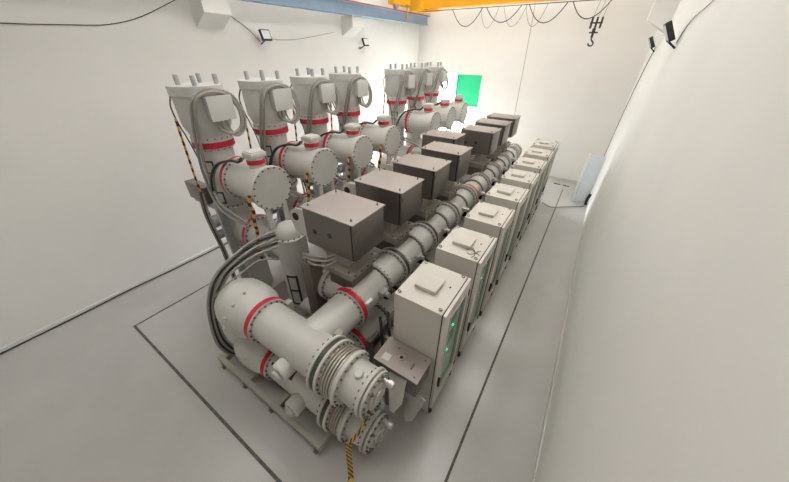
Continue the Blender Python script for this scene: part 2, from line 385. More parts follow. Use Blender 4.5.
# ------------------------------------------------------------------ cable towers
TX = -5.46
def make_tower():
    c = (TX, YB, 0)
    t = thing('cable_tower', (TX, YB, 0), '', 'cable tower', 'cable towers')
    B().lathe('z', c, [(0, 3.60), (.30, 3.60), (.305, 3.63), (.37, 3.78), (.375, 3.83), (.375, 4.24), (0, 4.24)]).make('barrel', 'can', t)
    f = B().disc('z', c, .398, 4.23, 4.375)
    f.make('top_flange', ['can', 'bolt'], t)
    for ang in (55, 145, 235, 325):
        a = math.radians(ang); p = (TX+.04+.27*math.cos(a), YB+.03+.27*math.sin(a), 0)
        B().lathe('z', p, [(0, 4.355), (.036, 4.355), (.036, 4.51), (.026, 4.51), (.026, 4.45), (0, 4.45)], 14).make('lifting_post', 'galv', t)
    b = B().disc('z', c, .318, 3.55, 3.625); b.mat(1).bolts('z', c, .315, 3.575, 3.60, 18, .012)
    b.make('barrel_flange', ['rim', 'bolt'], t)
    banded('ring_flange', t, 'z', c, .335, 3.415, 3.55, 18, bo=.018)
    B().lathe('z', c, [(0, 2.30), (.275, 2.30), (.275, 3.42), (0, 3.42)]).make('neck', 'gis', t)
    B().lathe('z', c, [(0, .12), (.28, .12), (.28, 2.30), (0, 2.30)]).make('lower_barrel', 'gis', t)
    b = B().disc('z', c, .33, 2.27, 2.33); b.mat(1).bolts('z', c, .305, 2.33, 2.36, 22)
    b.make('flange', ['rim', 'bolt'], t)
    banded('ring_flange', t, 'z', c, .325, 1.30, 1.43, 22)
    B().box(TX-.36, TX+.36, YB-.36, YB+.36, 0, .12, .01).make('base_plate', 'frame', t)
    for z in (2.98, 2.40):
        a0, a1 = math.radians(-95), math.radians(-50)
        B().arc('z', c, .275, z, z+.03, a0, a1).arc('z', c, .275, z+.21, z+.24, a0, a1).arc('z', c, .275, z, z+.24, a0, a0+.10).arc('z', c, .275, z, z+.24, a1-.10, a1).make('marking_frame', 'mark', t)
    # terminal box on the side of the barrel
    j = B().box(-5.13, -4.97, 2.42, 2.79, 3.90, 4.22, .012).make('junction_box', 'can', t)
    B().box(-4.975, -4.955, 2.40, 2.81, 3.88, 4.24, .006).make('lid', 'can', j)
    for k in range(4):
        y = 2.50+.075*k
        B().disc('z', (-5.05, y, 0), .022, 3.86, 3.905, 10).make('cable_gland', 'black', j)
    # flexible conduits from the box
    def cd(pts, r, m='conduit'): return B().tube(pts, r, 8, 5).make('conduit', m, t)
    cd([(-5.05, 2.50, 3.88), (-5.02, 2.53, 3.74), (-4.98, 2.68, 3.66), (-4.97, 2.84, 3.74), (-4.98, 2.90, 3.95), (-5.04, 2.86, 4.16), (-5.06, 2.70, 4.27), (-5.03, 2.48, 4.29), (-5.04, 2.30, 4.20), (-5.07, 2.23, 3.98), (-5.20, 2.20, 3.5), (-5.32, 2.20, 3.1), (-5.24, 2.17, 2.75), (-5.0, 2.12, 2.55), (-4.62, 2.1, 2.48), (-4.3, 2.12, 2.40)], .026)
    cd([(-5.05, 2.575, 3.88), (-5.01, 2.60, 3.72), (-4.97, 2.75, 3.62), (-4.95, 2.90, 3.72), (-4.97, 2.95, 3.95), (-5.06, 2.90, 4.20), (-5.08, 2.70, 4.30), (-5.06, 2.46, 4.325), (-5.08, 2.26, 4.20), (-5.12, 2.19, 3.95), (-5.25, 2.16, 3.5), (-5.37, 2.16, 3.05), (-5.29, 2.13, 2.70), (-5.06, 2.08, 2.50), (-4.7, 2.06, 2.42), (-4.3, 2.08, 2.34)], .022)
    cd([(-5.05, 2.65, 3.88), (-5.0, 2.68, 3.70), (-4.96, 2.78, 3.64), (-4.95, 2.87, 3.76), (-4.97, 2.91, 3.95), (-5.05, 2.86, 4.12)], .016)
    cd([(TX-.20, 2.22, 4.22), (TX-.28, 2.20, 4.05), (TX-.20, 2.19, 3.80), (TX-.12, 2.2, 3.62), (TX+.02, 2.2, 3.25), (TX+.1, 2.17, 2.8)], .011, 'cable')
    return t
tow = make_tower()
tl = ['grey cable tower with red band, nearest the camera and wholly in view', 'second grey cable tower from the near end of the left row', 'third grey cable tower from the near end of the left row',
      'fourth grey cable tower, last of the near group of four', None, 'first of the far group of three grey cable towers', 'middle one of the far group of three grey cable towers', 'farthest grey cable tower beside the bright doorway']
tow['label'] = tl[0]
for i in (1, 2, 3, 5, 6, 7): dup(tow, (0, PITCH*i, 0), tl[i])

# black and orange straps beside each tower
def make_strap():
    o = B().tube([(-5.66, 2.17, 3.90), (-5.69, 2.16, 3.45), (-5.74, 2.15, 2.83), (-5.80, 2.17, 2.3), (-5.86, 2.2, 1.7), (-5.84, 2.2, 1.0), (-5.80, 2.2, .4)], .018, 8, 4).make('warning_strap', 'tape2', None, True, (-5.7, 2.17, 0))
    return tag(o, '', 'strap', 'striped straps beside the towers')
st = make_strap()
sl = ['orange and black striped strap running down beside the nearest cable tower', 'orange and black striped strap beside the second cable tower', 'orange and black striped strap beside the third cable tower', 'orange and black striped strap beside the fourth cable tower', None,
      'orange and black striped strap beside the first tower of the far three']
st['label'] = sl[0]
for i in (1, 2, 3, 5): dup(st, (0, PITCH*i, 0), sl[i])

# galvanised brace of the nearest towers
def make_brace():
    t = thing('tower_brace', (-5.3, 2.14, 0), '', 'brace', 'galvanised tower braces')
    B().box(-5.30, -5.16, 2.10, 2.20, 0, 2.52, .004).make('upright', 'galv', t)
    B().box(-5.16, -5.15, 2.07, 2.20, 0, 2.52).make('flange_strip', 'galv', t)
    B().box(-6.34, -5.66, 2.16, 2.34, 2.34, 2.68, .01).make('terminal_cabinet', 'steel', t)
    B().box(-6.3, -5.16, 2.2, 2.26, 2.26, 2.34, .004).make('crossbar', 'galv', t)
    B().disc('y', (-5.52, 0, 2.05), .12, 2.06, 2.2, 20).disc('y', (-5.52, 0, 1.75), .09, 2.06, 2.2, 20).make('pulley_plate', 'galv', t)
    for k, dx in enumerate((0, .09, .17)):
        B().tube([(-5.75+dx, 2.12, 2.62), (-5.72+dx, 2.06, 2.2), (-5.62+dx, 2.04, 1.8), (-5.60+dx, 2.06, 1.4), (-5.66+dx, 2.08, .9), (-5.7+dx, 2.1, .3)], .018, 6, 4).make('cable', ['conduit', 'cable', 'conduit'][k], t)
    return t
br = make_brace()
brl = ['galvanised upright and steel terminal cabinet in front of the nearest cable tower', 'galvanised upright and terminal cabinet in front of the second cable tower', 'galvanised upright and terminal cabinet in front of the third cable tower', 'galvanised upright and terminal cabinet in front of the fourth cable tower']
br['label'] = brl[0]
for i in (1, 2, 3): dup(br, (0, PITCH*i, 0), brl[i])

# ------------------------------------------------------------------ horizontal tanks
def make_tank():
    ax = (0, YB, 2.94)
    t = thing('disconnector_tank', (-4.5, YB, 2.6), '', 'tank', 'horizontal disconnector tanks')
    B().lathe('x', ax, [(0, -5.30), (.26, -5.30), (.26, -4.9), (0, -4.9)]).make('inlet_pipe', 'gis', t)
    B().lathe('x', ax, [(0, -4.88), (.315, -4.88), (.335, -4.82), (.335, -4.06), (0, -4.06)], 48).make('tank', 'gis', t)
    banded('ring_flange', t, 'x', ax, .375, -4.93, -4.83, 24)
    e = B().disc('x', ax, .37, -4.075, -4.02, 48, .01).make('end_cover', 'gis', t)
    bolt_children(e, 'x', ax, .34, -4.021, -4.00, 20, .015)
    s = B().lathe('z', (-4.30, YB, 0), [(0, 3.2), (.125, 3.2), (.125, 3.42), (0, 3.44)], 32).make('top_stub', 'gis', t)
    banded('ring_flange', t, 'z', (-4.30, YB, 0), .142, 3.305, 3.405, 14, bo=.012)
    B().box(-4.435, -4.165, YB-.135, YB+.135, 3.42, 3.50, .025).box(-4.41, -4.19, YB-.11, YB+.11, 3.50, 3.515, .006).make('lid', 'rim', s)
    B().lathe('z', (-4.62, YB+.22, 0), [(0, 3.1), (.05, 3.1), (.05, 3.28), (.03, 3.31), (0, 3.31)], 14).make('valve_cap', 'white', t)
    for y in (YB-.16, YB+.17):
        B().box(-4.075, -4.035, y-.045, y+.045, 2.18, 2.66, 0, Matrix.Rotation(-.0, 3, 'Y')).make('support_bar', 'rim', t)
    for k, (dy, r) in enumerate(((0, .02), (.045, .017))):
        B().tube([(-5.26, 2.16+dy, 2.65), (-5.14, 2.16+dy, 3.0), (-4.97, 2.24+dy, 3.24), (-4.70, 2.34+dy, 3.33), (-4.5, 2.36+dy, 3.34), (-4.4, 2.38+dy, 3.42)], r, 8, 5).make('conduit', ['cable', 'conduit'][k], t)
    return t
tk = make_tank()
kl = ['horizontal grey tank with round bolted end, %s' % s for s in ('nearest, with the square lid at lower left', 'second from the near end', 'third from the near end', 'fourth from the near end', 'x', 'first beyond the gap, with a red ring', 'second beyond the gap', 'farthest, near the doorway')]
tk['label'] = kl[0]
for i in (1, 2, 3, 5, 6, 7): dup(tk, (0, PITCH*i, 0), kl[i])

# straps hanging from the tanks
def make_hang():
    o = B().tube([(-4.14, 2.19, 2.92), (-4.15, 2.16, 2.78), (-4.17, 2.2, 2.62), (-4.19, 2.17, 2.40), (-4.24, 2.2, 2.2), (-4.32, 2.18, 1.9), (-4.36, 2.2, 1.55)], .03, 8, 4).make('warning_strap', 'tape2', None, True, (-4.2, 2.18, 0))
    return tag(o, '', 'strap', 'striped straps under the tanks')
hg = make_hang()
hl = ['yellow and black strap hanging under the nearest horizontal tank', 'yellow and black strap hanging under the second horizontal tank', 'yellow and black strap hanging under the third horizontal tank', 'yellow and black strap hanging under the fourth horizontal tank']
hg['label'] = hl[0]
for i in (1, 2, 3): dup(hg, (0, PITCH*i, 0), hl[i])

# ------------------------------------------------------------------ breakers
CX = -3.87
def make_breaker():
    c = (CX, YB, 0)
    t = thing('circuit_breaker', (CX, YB, 0), '', 'circuit breaker', 'circuit breakers')
    B().lathe('z', c, [(0, .28), (.255, .28), (.255, 2.13), (0, 2.13)]).make('column', 'gis', t)
    f = B().disc('z', c, .30, 2.085, 2.13).make('dome_flange', 'gis', t)
    bolt_children(f, 'z', c, .275, 2.13, 2.152, 18, .016)
    B().lathe('z', c, [(.245, 2.12), (.24, 2.18), (.21, 2.25), (.16, 2.305), (.09, 2.335), (.04, 2.34), (0, 2.34)]).make('dome', 'gis', t)
    B().disc('z', c, .31, .24, .30).box(CX-.3, CX+.3, YB-.3, YB+.3, .16, .24).make('foot_flange', 'frame', t)
    s = (0, YB, 1.82)
    B().lathe('x', s, [(0, -5.2), (.31, -5.2), (.31, -4.25), (.26, -4.18), (.26, -3.9), (0, -3.95)]).make('side_tank', 'gis', t)
    b = B().disc('x', s, .36, -4.27, -4.22).disc('x', s, .36, -4.205, -4.155); b.mat(1).bolts('x', s, .33, -4.155, -4.13, 20).bolts('x', s, .33, -4.295, -4.27, 20)
    b.make('side_flange', ['rim', 'bolt'], t)
    banded('ring_flange', t, 'x', s, .36, -4.86, -4.76, 20)
    o_ = (0, YB, 1.436)
    B().lathe('x', o_, [(0, -3.0), (.24, -3.0), (.24, -2.35), (0, -2.35)]).make('outlet_pipe', 'gis', t)
    B().lathe('x', (0, YB+.12, 1.30), [(0, -3.9), (.11, -3.9), (.11, -2.95), (0, -2.95)]).make('link_pipe', 'gis', t)
    b = B().disc('x', o_, .30, -3.02, -2.965).disc('x', o_, .30, -2.95, -2.895); b.mat(1).bolts('x', o_, .27, -2.895, -2.87, 18)
    b.make('outlet_flange', ['rim', 'bolt'], t)
    l_ = (0, YB, .55)
    B().lathe('x', l_, [(0, -3.9), (.22, -3.9), (.22, -2.35), (0, -2.35)]).make('lower_pipe', 'gis', t)
    a0, a1, am = math.radians(-88), math.radians(-38), 0
    b = B()
    for z in (1.30, .95, .60): b.arc('z', c, .255, z, z+.045, a0, a1)
    for a in (a0, a1-.16): b.arc('z', c, .255, .60, 1.34, a, a+.16)
    b.make('marking_frame', 'mark', t)
    # cable duct beside the column, conduits looping out of it
    B().box(-3.20, -2.97, 2.19, 2.42, .3, 2.03, .004).make('cable_duct', 'duct', t)
    for k in range(3):
        B().tube([(-3.17+.065*k, 2.24, 1.9), (-3.16+.065*k, 2.22, 2.07), (-3.06+.05*k, 2.19, 2.23-.06*k), (-2.88+.02*k, 2.20, 2.27-.085*k), (-2.70, 2.30, 2.25-.08*k), (-2.60, 2.42, 2.26-.05*k)], .015, 8, 5).make('conduit', 'conduit_grey', t)
    # bracket plate with a dark bearing between column and box
    pl = B().prism([(2.40, -3.14), (2.40, -3.42), (2.62, -3.50), (2.76, -3.46), (2.85, -3.34), (2.86, -3.14)], 'y', 2.40, 2.425).make('bearing_plate', 'rim', t)
    B().disc('y', (-3.35, 0, 2.70), .065, 2.375, 2.40, 20).make('bearing', 'hole', pl)
    return t
bk = make_breaker()
bl = ['grey vertical breaker column with domed top, ' + s for s in NEAR]
bk['label'] = bl[0]
for i in range(1, 8): dup(bk, (0, PITCH*i, 0), bl[i], ('bearing_plate', 'cable_duct', 'conduit') if i == 4 else ())

# ------------------------------------------------------------------ mechanism boxes
def make_mech(dx=0.):
    X0, X1, Y0, Y1, Z0, Z1 = -3.10+dx, -2.15+dx, 2.345, 3.05, 2.345, 2.945
    t = thing('mechanism_box', (-2.62+dx, 2.70, 2.0), '', 'mechanism box', 'stainless mechanism boxes')
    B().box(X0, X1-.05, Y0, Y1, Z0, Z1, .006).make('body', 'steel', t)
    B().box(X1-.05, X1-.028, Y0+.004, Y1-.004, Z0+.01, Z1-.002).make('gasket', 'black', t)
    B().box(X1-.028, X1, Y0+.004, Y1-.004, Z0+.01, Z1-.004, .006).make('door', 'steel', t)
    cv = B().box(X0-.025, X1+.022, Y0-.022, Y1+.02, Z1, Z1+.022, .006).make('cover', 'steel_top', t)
    for x in (X0+.07, X1-.07):
        for y in (Y0+.06, Y1-.06):
            B().disc('z', (x, y, 0), .02, Z1+.02, Z1+.034, 12).disc('z', (x, y, 0), .010, Z1+.03, Z1+.06, 10).make('lifting_bolt', 'bolt', cv)
    for x, z in ((-2.90+dx, 2.60), (-2.60+dx, 2.635)):
        B().disc('y', (x, 0, z), .042, Y0-.008, Y0+.002, 24).make('grommet', 'hole', t)
    for z in (Z0+.12, Z1-.12):
        B().box(X1-.005, X1+.012, Y0+.02, Y0+.05, z-.03, z+.03).make('hinge', 'bolt', t)
    B().box(-2.84+dx, -2.42+dx, 2.45, 2.98, 2.06, 2.35).make('pedestal', 'plat', t)
    p = B().box(-2.86+dx, -2.24+dx, 2.33, 3.02, 2.02, 2.06, .003).box(-2.84+dx, -2.27+dx, 2.35, 3.0, 1.92, 2.02, .003).make('platform', 'plat', t)
    for x, y in ((-2.32, 2.37), (-2.32, 2.95), (-2.78, 2.37)):
        B().disc('z', (x+dx, y, 0), .022, 2.06, 2.085, 6).make('bolt', 'bolt', p)
    for y in (2.45, 2.6, 2.75, 2.9):
        B().disc('x', (0, y, 1.98), .022, -2.27+dx, -2.245+dx, 8).make('bolt', 'bolt', p)
    B().box(-2.80+dx, -2.32+dx, 2.42, 2.95, 1.62, 1.93).make('gearbox', 'duct', t)
    return t
mc = make_mech()
ml = ['stainless steel mechanism box with flat lid, ' + s for s in NEAR]
ml[4] = 'stainless mechanism box set back to the left of the row, next to the tanks'
mc['label'] = ml[0]
for i in range(1, 8): dup(mc, (-.62 if i == 4 else 0, PITCH*i, 0), ml[i])

# ------------------------------------------------------------------ upper and lower busbars along the row
BX, BZ = -2.303, 1.436
def make_bus(name, z, label, r, near):
    c = (BX, 0, z)
    t = thing(name, (BX, 2.0, z), label, 'busbar')
    B().lathe('y', c, [(0, near), (r, near), (r, 12.5), (0, 12.5)], 48).make('pipe', 'gis', t)
    banded('ring_flange', t, 'y', c, r+.055, 2.235, 2.345, 20, individual=(z > 1), bo=.022)
    banded('ring_flange', t, 'y', c, r+.055, 7.30, 7.39, 26)
    for i in range(8):
        y = 3.56+PITCH*i
        if i < 8:
            b = B().disc('y', c, r+.075, y-.08, y-.045).disc('y', c, r+.075, y+.045, y+.08)
            b.mat(1).bolts('y', c, r+.045, y-.105, y-.08, 24)
            f = b.make('coupling_flange', ['rim', 'bolt'], t)
            B().disc('y', c, r+.06, y-.046, y+.046).make('insulator', 'gap', f)
        y = 3.01+PITCH*i
        b = B().disc('y', c, r+.045, y-.022, y+.022); b.mat(1).bolts('y', c, r+.022, y-.045, y-.022, 24).bolts('y', c, r+.022, y+.022, y+.045, 24)
        b.make('joint_flange', ['conduit', 'bolt'], t)
        if z > 1:
            y = 2.80+PITCH*i
            v = B().box(BX+.26, BX+.36, y-.10, y+.06, z+.03, z+.13, .01).disc('x', (0, y-.02, z+.08), .045, BX+.34, BX+.44, 14).make('gas_valve', 'bright', t)
            B().disc('x', (0, y+.09, z+.02), .05, BX+.26, BX+.40, 14).box(BX+.25, BX+.34, y+.07, y+.12, z-.16, z+.02).make('gauge', 'black', v)
            B().box(BX+.24, BX+.30, y-.42, y-.28, z+.10, z+.14, .003).make('name_plate', 'white', t)
    b = B().disc('y', c, r+.05, 12.48, 12.56).lathe('y', c, [(.25, 12.56), (.2, 12.60), (0, 12.61)], 32); b.mat(1).bolts('y', c, r+.02, 12.45, 12.48, 24)
    b.make('end_cap', ['rim', 'bolt'], t)
    return t
make_bus('upper_busbar', BZ, 'long grey flanged busbar pipe running beside the steel boxes', .285, 1.45)
make_bus('lower_busbar', .55, 'lower grey busbar pipe with red band under the long one', .27, 1.40)

# ------------------------------------------------------------------ T-shaped bus ends
def make_end(name, z, label, r, dome_r, ya, up):
    c = (0, ya, z)
    t = thing(name, (-2.5, ya, z-.4 if up else 0), label, 'bus end unit')
    dr = dome_r
    B().lathe('x', c, [(0, -4.06), (.16, -4.05), (dr*.66, -4.0), (dr*.86, -3.92), (dr*.97, -3.80), (dr, -3.68), (dr, -3.50), (dr*.97, -3.40), (r+.03, -3.20), (r+.03, -3.14), (0, -3.14)], 56).make('dome', 'gis', t)
    banded('ring_flange', t, 'x', c, r+.055, -3.195, -3.085, 20, individual=True, bo=.022)
    tee = B().lathe('x', c, [(0, -3.1), (r, -3.1), (r, -1.88), (0, -1.88)], 56).make('tee_body', 'gis', t)
    g = B().disc('x', c, r+.075, -1.90, -1.855, 56).make('clamp_flange', 'rim', t)
    bolt_children(g, 'x', c, r+.045, -1.925, -1.90, 24)
    B().disc('x', c, r+.06, -1.856, -1.785, 56).make('insulator', 'gap', t)
    g = B().disc('x', c, r+.075, -1.786, -1.745, 56).make('clamp_flange', 'rim', t)
    bolt_children(g, 'x', c, r+.04, -1.745, -1.72, 24)
    prof = [(0, -1.745), (r-.0, -1.745)]
    for k in range(5):
        x = -1.74+.041*k; prof += [(r-.02, x), (r-.015, x+.008), (r+.035, x+.012), (r+.035, x+.030), (r-.015, x+.034)]
    prof += [(r-.0, -1.53), (0, -1.53)]
    B().lathe('x', c, prof, 56).make('bellows', 'bellows', t)
    g = B().disc('x', c, r+.055, -1.535, -1.47, 56, .012).make('wide_flange', 'rim', t)
    bolt_children(g, 'x', c, r+.03, -1.47, -1.45, 20)
    B().lathe('x', c, [(0, -1.47), (r-.03, -1.47), (r-.03, -1.20), (0, -1.20)], 56).make('end_body', 'gis', t)
    er = r
    g = B().disc('x', c, er, -1.215, -1.165, 56).make('end_flange', 'rim', t)
    bolt_children(g, 'x', c, er-.03, -1.24, -1.215, 20)
    g = B().disc('x', c, er-.012, -1.15, -1.115, 56).lathe('x', c, [(er-.05, -1.165), (er-.05, -1.15)], 56).make('end_plate', 'rim', t)
    bolt_children(g, 'x', c, er-.045, -1.115, -1.09, 18)
    B().disc('x', c, .17, -1.115, -1.085, 40).disc('x', c, .10, -1.085, -1.06, 30).make('switch_hub', 'bright', t)
    a = math.radians(35)
    kb = Vector((-1.04, ya+.14, z+.14))
    B().lathe('x', kb, [(0, -1.10), (.028, -1.10), (.028, -1.05), (.045, -1.04), (.055, -1.0), (.045, -.96), (.02, -.945), (0, -.945)], 20).make('pressure_knob', 'bright', t)
    for q in (0, 2.1, 3.6, 4.6):
        p = Vector((0, ya+.19*math.cos(q), z+.19*math.sin(q)))
        B().disc('x', p, .02, -1.115, -1.075, 8).make('terminal', 'bolt', t)
    # flanged stub on the near side of the tee
    x0 = -2.36 if up else -2.33
    zz = z-.10 if up else z
    sc = (x0, 0, zz)
    s = B().lathe('y', sc, [(0, ya-.1), (.135, ya-.1), (.135, ya-.43), (.12, ya-.45), (0, ya-.45)], 36).make('stub', 'gis', t)
    B().disc('y', sc, .095, ya-.47, ya-.448, 28).make('stub_flange', 'bellows', s)
    B().disc('y', sc, .075, ya-.50, ya-.46, 28).disc('y', sc, .035, ya-.52, ya-.50, 16).make('stub_plug', 'rim', s)
    if not up:
        B().arc('x', c, r, -3.02, -2.55, math.radians(126), math.radians(136)).arc('x', c, r, -2.60, -2.545, math.radians(88), math.radians(136)).make('corner_mark', 'mark', tee)
    # small capped valve on the end body and lugs on the dome
    d_ = Vector((0, -.12, .99)).normalized(); p = Vector((-1.33, ya, z))+d_*(r-.05)
    vb = B().lathe('z', (0, 0, 0), [(0, 0), (.06, 0), (.06, .06), (.05, .07), (0, .07)], 8)
    rot = Vector((0, 0, 1)).rotation_difference(d_).to_matrix()
    for v in vb.bm.verts: v.co = rot @ v.co+p
    vb.make('capped_valve', 'rim', t)
    for aa, xx in ((2.2, -3.45), (2.75, -3.5), (1.7, -3.45), (3.3, -3.6)):
        p = Vector((xx, ya+dr*math.cos(aa), z+dr*math.sin(aa)))
        B().disc('z', p, .022, p.z-.03, p.z+.03, 8).make('lug', 'rim', t)
    return t
make_end('upper_bus_end', 1.45, 'grey T-shaped bus end with bellows and domed tank, upper of the pair', .30, .425, 1.385, True)
make_end('lower_bus_end', .50, 'grey T-shaped bus end near the floor, lower of the pair', .285, .39, 1.36, False)

# ------------------------------------------------------------------ base frames
fr = thing('base_frame', (-2.6, 1.1, 0), 'grey steel channel frame on feet under the bus ends', 'frame')
B().box(-4.3, -1.74, .84, .92, .10, .235, .004).make('front_channel', 'frame', fr)
B().box(-4.3, -1.74, 1.72, 1.80, .10, .235, .004).make('rear_channel', 'frame', fr)
for x in (-1.82, -2.75, -3.5, -4.25):
    B().box(x, x+.08, .92, 1.72, .11, .232, .004).make('cross_channel', 'frame', fr)
for x in (-1.84, -2.85, -3.55, -4.2):
    for y in (.83, 1.76):
        ft = B().box(x-.035, x+.04, y-.02, y+.07, 0, .015).disc('z', (x, y+.02, 0), .018, .01, .12, 10).make('foot', 'duct', fr)
for x in (-3.4, -2.2):
    B().box(x, x+.12, 1.30, 1.42, .23, .30).make('saddle', 'frame', fr)
st_ = thing('bus_stand', (-2.6, 1.62, 0), 'steel post stand carrying the upper bus end behind the lower one', 'stand')
for x in (-3.05, -2.0):
    B().box(x-.05, x+.05, 1.68, 1.78, .235, 1.6, .004).make('post', 'frame', st_)
B().box(-3.1, -1.95, 1.60, 1.70, 1.06, 1.15, .004).make('crossbar', 'frame', st_)
def make_bayframe():
    t = thing('bay_frame', (-3.9, YB, 0), '', 'frame', 'steel bay base frames')
    for y in (YB-.42, YB+.36):
        B().box(-5.05, -1.62, y, y+.08, .02, .16, .004).make('channel', 'frame', t)
    B().box(-5.05, -1.66, YB-.34, YB+.36, .15, .165).make('cover_plate', 'duct', t)  # dark sheet added to paint the shade under the equipment
    for x in (-4.6, -3.5, -1.75):
        B().box(x, x+.08, YB-.34, YB+.36, .03, .15).make('cross_channel', 'frame', t)
    B().box(-1.88, -1.80, YB-.40, YB-.32, .16, 1.06, .004).make('post', 'duct', t)
    B().box(-1.86, -1.80, YB-.30, YB+.4, 1.0, 1.06, .004).make('rail', 'duct', t)
    for k in range(3):
        x = -1.72+.05*k
        B().tube([(x-.1, YB-.1+.15*k, 1.35), (x, YB-.2+.12*k, 1.15), (x+.05, YB-.25+.16*k, .8), (x-.02, YB-.22+.1*k, .4), (x-.1, YB-.1, .12)], .025, 8, 4).make('cable', 'cable', t)
    return t
bf = make_bayframe(); bfl = ['low steel base frame with dark cables below mechanism box ' + s for s in NEAR]
bf['label'] = bfl[0]
for i in range(1, 8): dup(bf, (0, PITCH*i, 0), bfl[i])

# ------------------------------------------------------------------ control cabinets
def make_cab():
    X0, X1, Y0, Y1, Z0, Z1 = -1.41, -.694, 2.213, 3.025, .18, 2.274
    t = thing('control_cabinet', ((X0+X1)/2, (Y0+Y1)/2, 0), '', 'control cabinet', 'control cabinets')
    # body open on the door side
    b = B().box(X0, X0+.02, Y0, Y1, Z0, Z1).box(X0+.02, X1-.055, Y0, Y0+.02, Z0, Z1).box(X0+.02, X1-.055, Y1-.02, Y1, Z0, Z1)
    b.box(X0+.02, X1-.055, Y0+.02, Y1-.02, Z0, Z0+.02).box(X0+.02, X1-.055, Y0+.02, Y1-.02, Z1-.02, Z1)
    b.make('body', 'cab', t, False)
    B().box(X1-.055, X1-.04, Y0+.006, Y0+.03, Z0+.006, Z1-.006).box(X1-.055, X1-.04, Y1-.03, Y1-.006, Z0+.006, Z1-.006).box(X1-.055, X1-.04, Y0+.03, Y1-.03, Z0+.006, Z0+.03).box(X1-.055, X1-.04, Y0+.03, Y1-.03, Z1-.03, Z1-.006).make('gasket', 'black', t)
    d = B()
    d.box(X1-.04, X1, Y0, Y0+.16, Z0, Z1, .004).box(X1-.04, X1, Y1-.11, Y1, Z0, Z1, .004).box(X1-.04, X1, Y0+.16, Y1-.11, Z0, Z0+.30, .004).box(X1-.04, X1, Y0+.16, Y1-.11, Z1-.16, Z1, .004)
    d = d.make('door', 'cab', t)
    B().box(X1-.016, X1-.010, Y0+.15, Y1-.10, Z0+.29, Z1-.15).make('window_pane', 'glass', d)
    B().box(X1-.004, X1+.012, Y0+.16, Y0+.175, Z0+.30, Z1-.16).box(X1-.004, X1+.012, Y1-.125, Y1-.11, Z0+.30, Z1-.16).box(X1-.004, X1+.012, Y0+.175, Y1-.125, Z0+.30, Z0+.315).box(X1-.004, X1+.012, Y0+.175, Y1-.125, Z1-.175, Z1-.16).make('window_frame', 'rim', d)
    B().box(X1, X1+.035, Y0+.065, Y0+.095, Z0+.55, Z0+.75, .005).make('handle', 'black', d)
    for z in (Z0+.2, Z1-.25):
        B().box(X1-.03, X1+.015, Y1-.012, Y1+.012, z-.05, z+.05).make('hinge', 'bolt', d)
    p = B().box(X1-.075, X1-.06, Y0+.03, Y1-.03, Z0+.03, Z1-.03).make('control_panel', 'cabin', t)
    for y, z in ((Y0+.43, 1.14), (Y0+.36, 1.02), (Y0+.52, 1.60)):
        B().disc('x', (0, y, z), .022, X1-.062, X1-.042, 12).make('indicator_lamp', 'led', p)
    B().box(X1-.062, X1-.05, Y0+.30, Y0+.50, .72, 1.0).make('status_display', 'ledtube', p)
    B().box(X1-.062, X1-.05, Y0+.2, Y1-.2, 1.25, 1.5).box(X1-.062, X1-.05, Y0+.2, Y1-.2, 1.68, 1.95).make('relay', 'gap', p)
    # roof
    B().box(-1.25, -.955, 2.45, 2.745, 2.285, 2.335, .006).box(-1.235, -.97, 2.465, 2.73, 2.27, 2.29).make('vent_cowl', 'cab', t)
    for x in (X0+.05, X1-.10):
        for y in (Y0+.05, Y1-.05):
            B().disc('z', (x, y, 0), .014, Z1, Z1+.010, 12).tube([(x-.018, y, Z1+.01), (x-.018, y, Z1+.03), (x, y, Z1+.04), (x+.018, y, Z1+.03), (x+.018, y, Z1+.01)], .006, 6, 3).make('lifting_eye', 'bolt', t)
    B().disc('z', (-.86, 2.70, 0), .014, Z1, Z1+.01, 10).make('plug', 'black', t)
    B().box(X0+.02, X1-.05, Y0+.01, Y1-.01, 0, Z0, .004).make('plinth', 'cab', t)
    for y in (Y0+.03, Y1-.03):
        B().disc('z', (X1-.03, y, 0), .03, .02, Z0, 12).make('foot', 'black', t)
    return t
cb = make_cab()
cl = ['beige control cabinet with glazed door and square roof vent, ' + s for s in NEAR]
cb['label'] = cl[0]
for i in range(1, 8): dup(cb, (0, PITCH*i, 0), cl[i])
for k, pts in enumerate(([(-1.0, 3.62, 2.283), (-.92, 3.66, 2.30), (-.86, 3.62, 2.29), (-.80, 3.70, 2.283)], [(-.96, 3.55, 2.283), (-.90, 3.52, 2.295), (-.83, 3.60, 2.29), (-.78, 3.58, 2.283)], [(-.93, 3.72, 2.283), (-.88, 3.64, 2.30), (-.84, 3.55, 2.29), (-.86, 3.47, 2.283)])):
    o = B().tube(pts, .005, 6, 5).make('loose_wire', 'cable')
    tag(o, 'thin dark wire lying loose on top of the second cabinet, %s' % ['running toward its far side', 'nearest the vent front', 'crossing the other two'][k], 'wire', 'loose wires on the second cabinet')

